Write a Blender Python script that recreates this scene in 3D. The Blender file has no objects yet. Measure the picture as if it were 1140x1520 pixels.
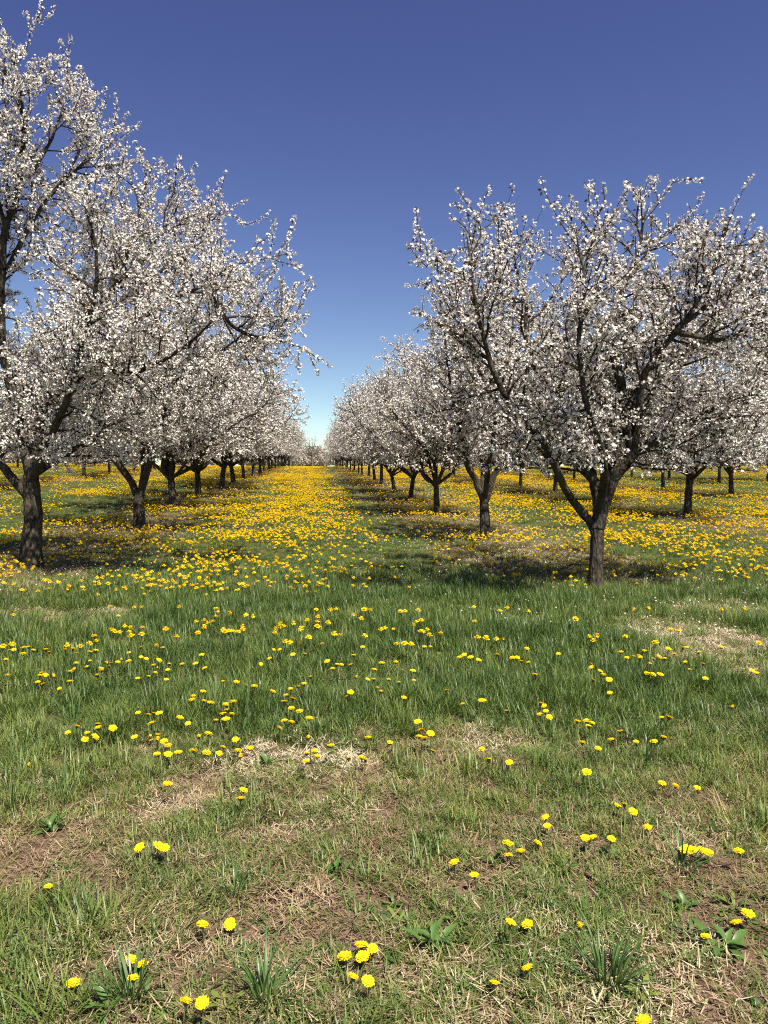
import bpy, math, random
import numpy as np
from mathutils import Vector, Matrix, Euler

S = bpy.context.scene
COL = S.collection
R = math.radians
rs = np.random.default_rng(7)
random.seed(7)

# ------------------------------------------------------------------ camera
PW, PH, FPX = 1140.0, 1520.0, 1142.0
CAM_Z, PITCH, YAW = 1.5, 3.55, 5.1
cam_d = bpy.data.cameras.new('camera'); cam = bpy.data.objects.new('camera', cam_d)
COL.objects.link(cam); S.camera = cam
cam_d.sensor_fit = 'VERTICAL'; cam_d.sensor_height = 36.0
cam_d.lens = FPX / PH * 36.0
cam_d.clip_start = 0.05; cam_d.clip_end = 4000
cam.location = (0, 0, CAM_Z)
cam.rotation_euler = Euler((R(90 - PITCH), 0, R(-YAW)), 'XYZ')
CM = cam.rotation_euler.to_matrix()
CPOS = Vector((0, 0, CAM_Z))

# ------------------------------------------------------------------ light
SUN_EL, SUN_AZ = 60.0, 154.0            # azimuth clockwise from +Y
w = bpy.data.worlds.new('World'); S.world = w; w.use_nodes = True
nt = w.node_tree; nt.nodes.clear()
sky = nt.nodes.new('ShaderNodeTexSky'); sky.sky_type = 'NISHITA'; sky.sun_disc = False
sky.sun_elevation = R(SUN_EL); sky.sun_rotation = R(SUN_AZ)
sky.altitude = 200; sky.air_density = 0.6; sky.dust_density = 0.3; sky.ozone_density = 4.5
# one grade over the whole sky: the photograph's deep violet-blue, a power and a gain for each channel
sp_ = nt.nodes.new('ShaderNodeSeparateColor'); cb_ = nt.nodes.new('ShaderNodeCombineColor'); nt.links.new(sky.outputs[0], sp_.inputs[0])
for k_, (pw_, gn_) in enumerate(((1.24, .98), (1.33, .70), (.96, 1.0))):
    po_ = nt.nodes.new('ShaderNodeMath'); po_.operation = 'POWER'; po_.inputs[1].default_value = pw_; nt.links.new(sp_.outputs[k_], po_.inputs[0])
    mu_ = nt.nodes.new('ShaderNodeMath'); mu_.operation = 'MULTIPLY'; mu_.inputs[1].default_value = gn_; nt.links.new(po_.outputs[0], mu_.inputs[0]); nt.links.new(mu_.outputs[0], cb_.inputs[k_])
bg = nt.nodes.new('ShaderNodeBackground'); bg.inputs['Strength'].default_value = 0.0725
wo = nt.nodes.new('ShaderNodeOutputWorld')
nt.links.new(cb_.outputs[0], bg.inputs[0]); nt.links.new(bg.outputs[0], wo.inputs[0])
sun_d = bpy.data.lights.new('sun', 'SUN'); sun = bpy.data.objects.new('sun', sun_d); COL.objects.link(sun)
sun_d.energy = 5.0; sun_d.angle = R(0.53); sun_d.color = (1.0, 0.94, 0.82)
sdir = Vector((math.cos(R(SUN_EL)) * math.sin(R(SUN_AZ)), math.cos(R(SUN_EL)) * math.cos(R(SUN_AZ)), math.sin(R(SUN_EL))))
sun.rotation_euler = sdir.to_track_quat('Z', 'Y').to_euler()
S.view_settings.view_transform = 'Standard'; S.view_settings.look = 'None'
S.view_settings.exposure = 1.0; S.view_settings.gamma = 1.0; S.view_settings.use_curve_mapping = False
S.render.engine = 'CYCLES'
cy = S.cycles
cy.max_bounces = 5; cy.diffuse_bounces = 3; cy.glossy_bounces = 2; cy.transmission_bounces = 3; cy.transparent_max_bounces = 4
cy.use_denoising = False; cy.filter_width = 1.1

# ------------------------------------------------------------------ noise and terrain
def _hash(ix, iy, seed):
    h = (ix.astype(np.int64) * 374761393 + iy.astype(np.int64) * 668265263 + seed * 1442695041) & 0xffffffff
    h = ((h ^ (h >> 13)) * 1274126177) & 0xffffffff
    return ((h ^ (h >> 16)) & 0xffff) / 65535.0
def vnoise(x, y, sc, seed=0):
    x = np.asarray(x, float) / sc; y = np.asarray(y, float) / sc
    ix = np.floor(x); iy = np.floor(y); fx = x - ix; fy = y - iy
    fx = fx * fx * (3 - 2 * fx); fy = fy * fy * (3 - 2 * fy)
    a = _hash(ix, iy, seed); b = _hash(ix + 1, iy, seed); c = _hash(ix, iy + 1, seed); d = _hash(ix + 1, iy + 1, seed)
    return (a * (1 - fx) + b * fx) * (1 - fy) + (c * (1 - fx) + d * fx) * fy
def fbm(x, y, sc, seed=0, o=3):
    t = 0; a = 1; n = 0
    for k in range(o):
        t = t + a * vnoise(x, y, sc / 2 ** k, seed + k * 17); n += a; a *= .55
    return t / n
def sstep(a, b, x):
    t = np.clip((np.asarray(x, float) - a) / (b - a), 0, 1); return t * t * (3 - 2 * t)
def ground_z(x, y):
    x = np.asarray(x, float); y = np.asarray(y, float)
    far = np.clip(y, -50, 400)
    rise = 0.0148 * 3.0 * np.log1p(np.exp(np.clip((far - 14) / 3.0, -30, 30)))
    rise = np.where(far > 80, np.minimum(rise, 1e9), rise)
    over = np.maximum(0, far - 75)
    rise = rise - 0.0148 * over + 0.0148 * 14 * (1 - np.exp(-over / 14))
    left = np.maximum(0, -x - 5.5)
    l = 0.07 * 12 * (1 - np.exp(-left / 12)) * sstep(14, 30, far) * (1 - 0.75 * sstep(50, 110, far))
    near = 1 - sstep(12, 30, far)
    bump = ((fbm(x, y, 0.9, 3) - .5) * .05 + (fbm(x, y, 0.22, 9, 2) - .5) * .022) * near + (fbm(x, y, 4.0, 5) - .5) * .08
    return rise + l + bump
def gz(x, y): return float(ground_z(np.array([x]), np.array([y]))[0])
def ray(px, py):
    d = CM @ Vector(((px - PW / 2) / FPX, -(py - PH / 2) / FPX, -1.0))
    return d                                    # unit depth along the camera axis
def at(px, py, depth): return CPOS + ray(px, py) * depth
def on_ground(px, py, h=0.0):
    d = ray(px, py)
    t = np.geomspace(.8, 200, 260)
    for _ in range(3):
        k = int(np.argmax(CAM_Z + d.z * t < ground_z(d.x * t, d.y * t) + h)); k = max(k, 1)
        t = np.linspace(t[k - 1], t[k], 24)
    b = float(t[12]); return CPOS + d * b, b

# ------------------------------------------------------------------ objects and tags
def tag(o, label=None, cat=None, group=None, kind=None):
    if label: o['label'] = label
    if cat: o['category'] = cat
    if group: o['group'] = group
    if kind: o['kind'] = kind
    return o
def empty(name, loc, rz=0.0):
    o = bpy.data.objects.new(name, None); COL.objects.link(o)
    o.location = loc; o.rotation_euler = (0, 0, rz); o.empty_display_size = .1
    return o
def link(name, me, parent=None, kind=None):
    o = bpy.data.objects.new(name, me); COL.objects.link(o)
    if parent: o.parent = parent
    if kind: o['kind'] = kind
    return o
class MB:
    def __init__(s): s.v = []; s.q = []; s.t = []; s.n = 0; s.qm = []; s.tm = []
    def add(s, v, q=None, t=None, m=0):
        v = np.asarray(v, float).reshape(-1, 3)
        if q is not None and len(q): q = np.asarray(q, int).reshape(-1, 4); s.q.append(q + s.n); s.qm.append(np.full(len(q), m))
        if t is not None and len(t): t = np.asarray(t, int).reshape(-1, 3); s.t.append(t + s.n); s.tm.append(np.full(len(t), m))
        s.v.append(v); s.n += len(v)
    def mesh(s, name, mats, smooth=True):
        me = bpy.data.meshes.new(name)
        V = np.concatenate(s.v) if s.v else np.zeros((0, 3))
        Q = np.concatenate(s.q) if s.q else np.zeros((0, 4), int)
        T = np.concatenate(s.t) if s.t else np.zeros((0, 3), int)
        me.vertices.add(len(V)); me.vertices.foreach_set('co', V.astype(np.float32).ravel())
        nl = len(Q) * 4 + len(T) * 3
        me.loops.add(nl); me.loops.foreach_set('vertex_index', np.concatenate([Q.ravel(), T.ravel()]).astype(np.int32))
        me.polygons.add(len(Q) + len(T))
        st = np.concatenate([np.arange(len(Q)) * 4, len(Q) * 4 + np.arange(len(T)) * 3]).astype(np.int32)
        me.polygons.foreach_set('loop_start', st)
        mi = np.concatenate(s.qm + s.tm) if (s.qm or s.tm) else np.zeros(0)
        for m in (mats if isinstance(mats, (list, tuple)) else [mats]): me.materials.append(m)
        me.polygons.foreach_set('material_index', mi.astype(np.int32))
        me.polygons.foreach_set('use_smooth', np.full(len(Q) + len(T), smooth))
        me.update(calc_edges=True)
        return me
def frames(P):
    T = np.gradient(P, axis=0); T /= np.linalg.norm(T, axis=1)[:, None] + 1e-9
    m = T.mean(0); a = np.array([1., 0, 0]) if abs(m[0]) < abs(m[1]) and abs(m[0]) <= abs(m[2]) else (np.array([0, 1., 0]) if abs(m[1]) <= abs(m[2]) else np.array([0, 0, 1.]))
    U = np.cross(T, a); U /= np.linalg.norm(U, axis=1)[:, None] + 1e-9
    return T, U, np.cross(T, U)
def tube(mb, P, rad, sides=6, rough=0.0, rng=None, m=0):
    P = np.asarray(P, float); rad = np.asarray(rad, float); n = len(P)
    T, U, W = frames(P)
    a = np.arange(sides) * 2 * np.pi / sides
    rr = np.repeat(rad[:, None], sides, 1)
    if rough and rng is not None:
        ridge = 1 + rough * .7 * np.sin(a * 3 + rng.uniform(0, 6))[None] + rough * .5 * np.sin(a * 5 + rng.uniform(0, 6))[None]
        rr = rr * ridge * (1 + rng.normal(0, rough * .45, rr.shape))
    V = P[:, None] + (np.cos(a)[None, :, None] * U[:, None] + np.sin(a)[None, :, None] * W[:, None]) * rr[..., None]
    i = np.arange(n - 1)[:, None] * sides; j = np.arange(sides)[None]; k = (j + 1) % sides
    q = np.stack([i + j, i + k, i + sides + k, i + sides + j], -1).reshape(-1, 4)
    mb.add(V.reshape(-1, 3), q, m=m)
    if rad[-1] > .004:
        top = n * sides - sides
        mb.t.append(np.array([[mb.n - sides + x, mb.n - sides + (x + 1) % sides, mb.n - sides + (x + 2) % sides] for x in (0,)])); mb.tm.append(np.full(1, m))
def smooth_path(C, step):
    C = np.asarray(C, float)
    P = np.vstack([2 * C[0] - C[1], C, 2 * C[-1] - C[-2]])
    out = []
    for i in range(1, len(P) - 2):
        p0, p1, p2, p3 = P[i - 1], P[i], P[i + 1], P[i + 2]
        n = max(2, int(np.linalg.norm(p2 - p1) / step))
        t = (np.arange(n) / n)[:, None]
        out.append(.5 * (2 * p1 + (p2 - p0) * t + (2 * p0 - 5 * p1 + 4 * p2 - p3) * t ** 2 + (3 * p1 - p0 - 3 * p2 + p3) * t ** 3))
    return np.vstack(out + [C[-1:]])
def unit(v): return v / (np.linalg.norm(v) + 1e-9)

# ------------------------------------------------------------------ materials
def mat(name):
    m = bpy.data.materials.new(name); m.use_nodes = True
    n = m.node_tree; n.nodes.clear()
    return m, n, n.nodes, n.links
def ramp(N, stops, interp='LINEAR'):
    r = N.new('ShaderNodeValToRGB'); r.color_ramp.interpolation = interp
    e = r.color_ramp.elements
    while len(e) < len(stops): e.new(.5)
    for x, (p, c) in zip(e, stops): x.position = p; x.color = (*c, 1)
    return r
def noise(N, L, sc, det=3, co=None, rough=.55):
    t = N.new('ShaderNodeTexNoise'); t.inputs['Scale'].default_value = sc; t.inputs['Detail'].default_value = det; t.inputs['Roughness'].default_value = rough
    if co is not None: L.new(co, t.inputs['Vector'])
    return t
def leafy(name, color_socket_fn, trans=.3, rough=.55, spec=.3):
    m, n, N, L = mat(name)
    o = N.new('ShaderNodeOutputMaterial'); p = N.new('ShaderNodeBsdfPrincipled')
    p.inputs['Roughness'].default_value = rough; p.inputs['Specular IOR Level'].default_value = spec
    t = N.new('ShaderNodeBsdfTranslucent'); mx = N.new('ShaderNodeMixShader'); mx.inputs[0].default_value = trans
    c = color_socket_fn(N, L)
    L.new(c, p.inputs['Base Color']); L.new(c, t.inputs['Color'])
    L.new(p.outputs[0], mx.inputs[1]); L.new(t.outputs[0], mx.inputs[2]); L.new(mx.outputs[0], o.inputs[0])
    return m
def tinted(stops):
    def f(N, L):
        a = N.new('ShaderNodeAttribute'); a.attribute_type = 'INSTANCER'; a.attribute_name = 'tint'
        g = N.new('ShaderNodeNewGeometry')
        ad = N.new('ShaderNodeMath'); ad.operation = 'MULTIPLY_ADD'; ad.inputs[1].default_value = .5; 
        L.new(g.outputs['Random Per Island'], ad.inputs[0]); L.new(a.outputs['Fac'], ad.inputs[2])
        s = N.new('ShaderNodeMath'); s.operation = 'SUBTRACT'; s.inputs[1].default_value = .24; L.new(ad.outputs[0], s.inputs[0])
        r = ramp(N, stops); L.new(s.outputs[0], r.inputs[0]); return r.outputs[0]
    return f
def islands(stops):
    def f(N, L):
        g = N.new('ShaderNodeNewGeometry'); r = ramp(N, stops); L.new(g.outputs['Random Per Island'], r.inputs[0]); return r.outputs[0]
    return f
M = {}
M['grass'] = leafy('grass_blades', tinted([(0, (.045, .085, .022)), (.35, (.102, .165, .036)), (.62, (.18, .228, .05)), (.82, (.26, .26, .07)), (1, (.42, .34, .15))]), .34, .42, .35)
M['straw'] = leafy('dry_straw', tinted([(0, (.12, .075, .045)), (.4, (.27, .19, .11)), (.75, (.45, .35, .22)), (1, (.66, .56, .40))]), .12, .7, .2)
M['weed'] = leafy('weed_leaf', tinted([(0, (.03, .07, .02)), (.5, (.085, .15, .03)), (1, (.20, .24, .05))]), .3, .45, .4)
M['weed_thing'] = leafy('weed_leaf_broad', islands([(0, (.05, .12, .025)), (1, (.12, .21, .045))]), .3, .4, .45)
M['tuft_thing'] = leafy('tuft_blade', islands([(0, (.035, .085, .022)), (.7, (.09, .16, .04)), (1, (.22, .25, .08))]), .3, .4, .45)
M['petal_y'] = leafy('dandelion_yellow', islands([(0, (.84, .58, .008)), (1, (.92, .70, .016))]), .15, .6, .1)
M['far_y'] = leafy('dandelion_yellow_field', tinted([(0, (.74, .46, .008)), (.5, (.84, .60, .012)), (1, (.90, .68, .02))]), .15, .6, .1)
M['stem'] = leafy('dandelion_stem', islands([(0, (.10, .13, .04)), (1, (.17, .15, .06))]), .1, .5, .3)
M['blossom'] = leafy('cherry_petals', islands([(0, (.60, .53, .48)), (.4, (.80, .755, .70)), (1, (.88, .855, .80))]), .26, .6, .15)
M['young'] = leafy('bronze_young_leaves', islands([(0, (.085, .04, .022)), (.6, (.13, .075, .035)), (1, (.13, .14, .04))]), .35, .45, .35)
M['fresh'] = leafy('fresh_green_leaves', islands([(0, (.06, .10, .02)), (1, (.14, .18, .05))]), .35, .5, .3)
M['bud'] = leafy('swelling_buds', islands([(0, (.34, .29, .22)), (1, (.50, .45, .38))]), .3, .6, .2)
M['petal_w'] = leafy('fallen_petals', islands([(0, (.6, .54, .48)), (1, (.8, .76, .7))]), .2, .7, .1)

def bark(name, dark, light, sc):
    m, n, N, L = mat(name)
    o = N.new('ShaderNodeOutputMaterial'); p = N.new('ShaderNodeBsdfPrincipled'); p.inputs['Roughness'].default_value = .9; p.inputs['Specular IOR Level'].default_value = .2
    tc = N.new('ShaderNodeTexCoord'); mp = N.new('ShaderNodeMapping'); mp.inputs['Scale'].default_value = (1.6, 1.6, .55); L.new(tc.outputs['Object'], mp.inputs[0])
    a = noise(N, L, sc, 6, mp.outputs[0], .7); b = noise(N, L, 2.2, 3, tc.outputs['Object'])
    r = ramp(N, [(.40, dark), (.52, tuple((x + y) / 2 for x, y in zip(dark, light))), (.62, light)]); L.new(a.outputs[0], r.inputs[0])
    r2 = ramp(N, [(.42, (0, 0, 0)), (.62, (1, 1, 1))]); L.new(b.outputs[0], r2.inputs[0])
    mx = N.new('ShaderNodeMix'); mx.data_type = 'RGBA'; L.new(r2.outputs[0], mx.inputs[0]); L.new(r.outputs[0], mx.inputs[6])
    mx2 = N.new('ShaderNodeMix'); mx2.data_type = 'RGBA'; mx2.inputs[0].default_value = .6; L.new(r.outputs[0], mx2.inputs[6]); mx2.inputs[7].default_value = (.09, .085, .06, 1)
    L.new(mx2.outputs[2], mx.inputs[7]); L.new(mx.outputs[2], p.inputs['Base Color'])
    v = N.new('ShaderNodeTexVoronoi'); v.inputs['Scale'].default_value = sc * 1.6; L.new(mp.outputs[0], v.inputs['Vector'])
    ad = N.new('ShaderNodeMath'); ad.operation = 'ADD'; L.new(a.outputs[0], ad.inputs[0]); L.new(v.outputs[0], ad.inputs[1])
    bp = N.new('ShaderNodeBump'); bp.inputs['Strength'].default_value = .9; bp.inputs['Distance'].default_value = .025; L.new(ad.outputs[0], bp.inputs['Height']); L.new(bp.outputs[0], p.inputs['Normal'])
    L.new(p.outputs[0], o.inputs[0]); return m
M['bark'] = bark('cherry_bark', (.010, .0075, .006), (.10, .077, .056), 15)
M['limb'] = bark('cherry_limb_bark', (.014, .010, .008), (.075, .058, .044), 18)
M['twig'] = bark('cherry_twig_bark', (.022, .013, .010), (.07, .043, .033), 30)
M['pale_bark'] = bark('pale_bark', (.12, .10, .075), (.26, .22, .17), 8)

# zones of the turf
STRAW_SPOTS = []                       # (x, y, rx, ry, strength) filled from places seen in the photograph
for px, py, rx, ry, s in [(1010, 938, .75, .75, 1.0), (1110, 975, .8, .6, .8), (1060, 905, .6, .5, .7), (90, 918, .9, .5, .75), (430, 1130, .38, .25, .9), (300, 1195, .30, .12, .7), (745, 1105, .25, .22, .7),
                          (820, 828, 1.5, 1.0, .65), (150, 812, .8, .7, .6), (545, 716, 1.6, 1.6, 1.0), (597, 724, 1.2, 1.2, 1.0), (820, 1430, .5, .3, .6), (450, 1215, .3, .2, .8), (1080, 1240, .3, .2, .5)]:
    p, d = on_ground(px, py); STRAW_SPOTS.append((p.x, p.y, rx, ry, s))
ROWS = (-4.2, 3.3, 9.9, 16.2, -12.2)
def strip_at(x, y):                     # the browner, strawier strip along each row of trees
    x = np.asarray(x, float); v = np.zeros_like(x)
    for r in ROWS: v = np.maximum(v, 1 - sstep(.6, 2.0, np.abs(x - r) + (fbm(x, y, 1.1, 301) - .5) * 1.6))
    return v * sstep(7.8, 10, y)
def straw_at(x, y):
    x = np.asarray(x, float); y = np.asarray(y, float)
    n = fbm(x, y, .35, 41) - .5
    v = np.zeros_like(x)
    for a, b, rx, ry, s in STRAW_SPOTS:
        e = ((x - a) / rx) ** 2 + ((y - b) / ry) ** 2
        v = np.maximum(v, s * (1 - sstep(.35, 1.25, e + n * 1.6)))
    front = 1 - sstep(3.0, 4.8, y + (fbm(x, y, .8, 23) - .5) * 2.0)
    front = front * (.22 + .75 * sstep(.40, .62, fbm(x, y, .55, 77)))
    return np.clip(np.maximum(np.maximum(v, front), strip_at(x, y) * .6), 0, 1)
def lush_at(x, y):
    x = np.asarray(x, float); y = np.asarray(y, float)
    l = sstep(3.2, 5.0, y + (fbm(x, y, .8, 23) - .5) * 2.0)
    l = np.maximum(l, .5 * sstep(2.4, 4.2, y + (fbm(x, y, .4, 123) - .5) * 1.6))
    left_low = (1 - sstep(2.2, 3.0, y)) * (1 - sstep(-1.0, 0.1, x)) * .5
    return np.clip(np.maximum(l, left_low) * (1 - .9 * straw_at(x, y) * sstep(3.2, 4.2, y)), 0, 1)

# ground sheet
def make_ground():
    ys = np.concatenate([np.arange(-6, 1.2, .6), np.arange(1.2, 12, .07), np.arange(12, 40, .5), np.arange(40, 160, 3), np.geomspace(160, 1500, 14)])
    xs = np.concatenate([-np.geomspace(900, 8, 30), np.arange(-7.5, 8, .10), np.geomspace(8, 900, 30)])
    X, Y = np.meshgrid(xs, ys); Z = ground_z(X, Y)
    nx, ny = len(xs), len(ys)
    i = (np.arange(ny - 1)[:, None] * nx + np.arange(nx - 1)[None]).ravel()
    mb = MB(); mb.add(np.stack([X, Y, Z], -1).reshape(-1, 3), np.stack([i, i + 1, i + nx + 1, i + nx], -1))
    m, n, N, L = mat('orchard_soil')
    o = N.new('ShaderNodeOutputMaterial'); p = N.new('ShaderNodeBsdfPrincipled'); p.inputs['Roughness'].default_value = .95; p.inputs['Specular IOR Level'].default_value = .1
    tc = N.new('ShaderNodeTexCoord')
    a = noise(N, L, 9, 6, tc.outputs['Object'], .7); b = noise(N, L, 70, 4, tc.outputs['Object'], .7); g = noise(N, L, .7, 4, tc.outputs['Object'])
    r = ramp(N, [(.3, (.075, .047, .033)), (.5, (.16, .103, .072)), (.7, (.28, .195, .14))]); L.new(a.outputs[0], r.inputs[0])
    rb = ramp(N, [(.35, (.5, .5, .5)), (.65, (1.25, 1.2, 1.15))]); L.new(b.outputs[0], rb.inputs[0])
    mu = N.new('ShaderNodeMix'); mu.data_type = 'RGBA'; mu.blend_type = 'MULTIPLY'; mu.inputs[0].default_value = 1; L.new(r.outputs[0], mu.inputs[6]); L.new(rb.outputs[0], mu.inputs[7])
    rg = ramp(N, [(.3, (.045, .062, .02)), (.7, (.085, .095, .03))]); L.new(g.outputs[0], rg.inputs[0])
    at_ = N.new('ShaderNodeAttribute'); at_.attribute_name = 'turf'
    mx = N.new('ShaderNodeMix'); mx.data_type = 'RGBA'; L.new(at_.outputs['Fac'], mx.inputs[0]); L.new(mu.outputs[2], mx.inputs[6]); L.new(rg.outputs[0], mx.inputs[7])
    L.new(mx.outputs[2], p.inputs['Base Color'])
    bp = N.new('ShaderNodeBump'); bp.inputs['Strength'].default_value = .8; bp.inputs['Distance'].default_value = .02; L.new(b.outputs[0], bp.inputs['Height']); L.new(bp.outputs[0], p.inputs['Normal'])
    L.new(p.outputs[0], o.inputs[0])
    me = mb.mesh('ground', m)
    at2 = me.attributes.new('turf', 'FLOAT', 'POINT')
    at2.data.foreach_set('value', (lush_at(X, Y) * .85).astype(np.float32).ravel())
    link('ground', me, kind='structure')
make_ground()

# ------------------------------------------------------------------ scatter with geometry nodes (uncountable stuff only)
def scatter(name, protos, P, rot, scl, tint, idx):
    pc = bpy.data.collections.new(name + '_pieces')
    for k, me in enumerate(protos):
        pc.objects.link(bpy.data.objects.new('%s_piece_%02d' % (name, k), me))
    me = bpy.data.meshes.new(name); n = len(P)
    me.vertices.add(n); me.vertices.foreach_set('co', np.asarray(P, np.float32).ravel())
    def attr(nm, ty, v, key):
        a = me.attributes.new(nm, ty, 'POINT'); a.data.foreach_set(key, np.ascontiguousarray(v).ravel())
    attr('rot', 'FLOAT_VECTOR', np.asarray(rot, np.float32), 'vector')
    attr('scl', 'FLOAT_VECTOR', np.asarray(scl, np.float32), 'vector')
    attr('tint', 'FLOAT', np.asarray(tint, np.float32), 'value')
    attr('idx', 'INT', np.asarray(idx, np.int32), 'value')
    o = link(name, me, kind='stuff')
    ng = bpy.data.node_groups.new(name + '_scatter', 'GeometryNodeTree')
    ng.interface.new_socket('Geometry', in_out='INPUT', socket_type='NodeSocketGeometry'); ng.interface.new_socket('Geometry', in_out='OUTPUT', socket_type='NodeSocketGeometry')
    N, L = ng.nodes, ng.links
    gi = N.new('NodeGroupInput'); go = N.new('NodeGroupOutput')
    ip = N.new('GeometryNodeInstanceOnPoints'); ci = N.new('GeometryNodeCollectionInfo')
    ci.inputs['Collection'].default_value = pc; ci.inputs['Separate Children'].default_value = True; ci.inputs['Reset Children'].default_value = True
    def na(nm, ty):
        a = N.new('GeometryNodeInputNamedAttribute'); a.data_type = ty; a.inputs['Name'].default_value = nm; return a.outputs['Attribute']
    L.new(gi.outputs[0], ip.inputs['Points']); L.new(ci.outputs[0], ip.inputs['Instance']); ip.inputs['Pick Instance'].default_value = True
    L.new(na('idx', 'INT'), ip.inputs['Instance Index'])
    er = N.new('FunctionNodeEulerToRotation'); L.new(na('rot', 'FLOAT_VECTOR'), er.inputs[0]); L.new(er.outputs[0], ip.inputs['Rotation'])
    L.new(na('scl', 'FLOAT_VECTOR'), ip.inputs['Scale']); L.new(ip.outputs[0], go.inputs[0])
    md = o.modifiers.new('scatter', 'NODES'); md.node_group = ng
    return o
def blade(mb, base, az, ln, wd, lean, curl, seg=3, fold=0):
    # one blade: a tapering strip that bends over
    t = np.linspace(0, 1, seg + 1)
    ang = lean + curl * t ** 1.3
    dl = ln / seg
    h = np.concatenate([[0], np.cumsum(np.sin(ang[:-1]) * dl)]); z = np.concatenate([[0], np.cumsum(np.cos(ang[:-1]) * dl)])
    d = np.array([math.cos(az), math.sin(az), 0]); s = np.array([-math.sin(az), math.cos(az), 0])
    C = np.asarray(base)[None] + h[:, None] * d + z[:, None] * np.array([0, 0, 1.])
    wdt = wd * np.array([.75, 1, .72, 0])[:seg + 1] if seg == 3 else wd * (1 - t ** 2)
    V = [];
    for k in range(seg): V += [C[k] - s * wdt[k] / 2, C[k] + s * wdt[k] / 2]
    V.append(C[seg])
    q = [[2 * k, 2 * k + 1, 2 * k + 3, 2 * k + 2] for k in range(seg - 1)]
    mb.add(V, q, [[2 * seg - 2, 2 * seg - 1, 2 * seg]])
def tuft(n, rad, ln, wd, lean, curl, rng, m, flat=False):
    mb = MB()
    for _ in range(n):
        a = rng.uniform(0, 6.283); r = rad * math.sqrt(rng.uniform())
        b = (r * math.cos(a), r * math.sin(a), (rng.uniform(0, .014) if flat else -.004))
        az = rng.uniform(0, 6.283) if flat else a + rng.normal(0, .9)
        blade(mb, b, az, ln * rng.uniform(.5, 1.15), wd * rng.uniform(.7, 1.25), (rng.uniform(1.25, 1.6) if flat else abs(rng.normal(lean, .2))), (rng.uniform(-.3, .35) if flat else rng.uniform(.2, 1) * curl))
    return mb.mesh('tuft', m)
def broad(n, ln, wd, rng, m):
    # a low rosette of broad leaves
    mb = MB()
    for k in range(n):
        az = k * 2.4 + rng.normal(0, .3); le = ln * rng.uniform(.6, 1.1); el = rng.uniform(.15, .8)
        d = np.array([math.cos(az) * math.cos(el), math.sin(az) * math.cos(el), math.sin(el)]); s = np.array([-math.sin(az), math.cos(az), 0])
        C = [d * le * t - np.array([0, 0, 1]) * le * .35 * t * t for t in (.05, .35, .7, 1)]
        w_ = wd * rng.uniform(.7, 1.2)
        mb.add([C[0] - s * w_ * .15, C[0] + s * w_ * .15, C[1] - s * w_ * .4, C[1] + s * w_ * .4, C[2] - s * w_ * .5, C[2] + s * w_ * .5, C[3]], [[0, 1, 3, 2], [2, 3, 5, 4]], [[4, 5, 6]])
    return mb.mesh('rosette', m)

def in_view(x, y, margin=.06):
    dep = y * math.cos(R(YAW)) + x * math.sin(R(YAW)); lat = x * math.cos(R(YAW)) - y * math.sin(R(YAW))
    return np.abs(lat) < (.5 + margin) * dep + 1.2
def sample(y0, y1, dens):
    a = .62 * y1 + 1.3
    xl, xr = -a, a + .2 * y1
    n = int((xr - xl) * (y1 - y0) * dens)
    x = rs.uniform(xl, xr, n); y = rs.uniform(y0, y1, n)
    k = in_view(x, y); return x[k], y[k]

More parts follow.
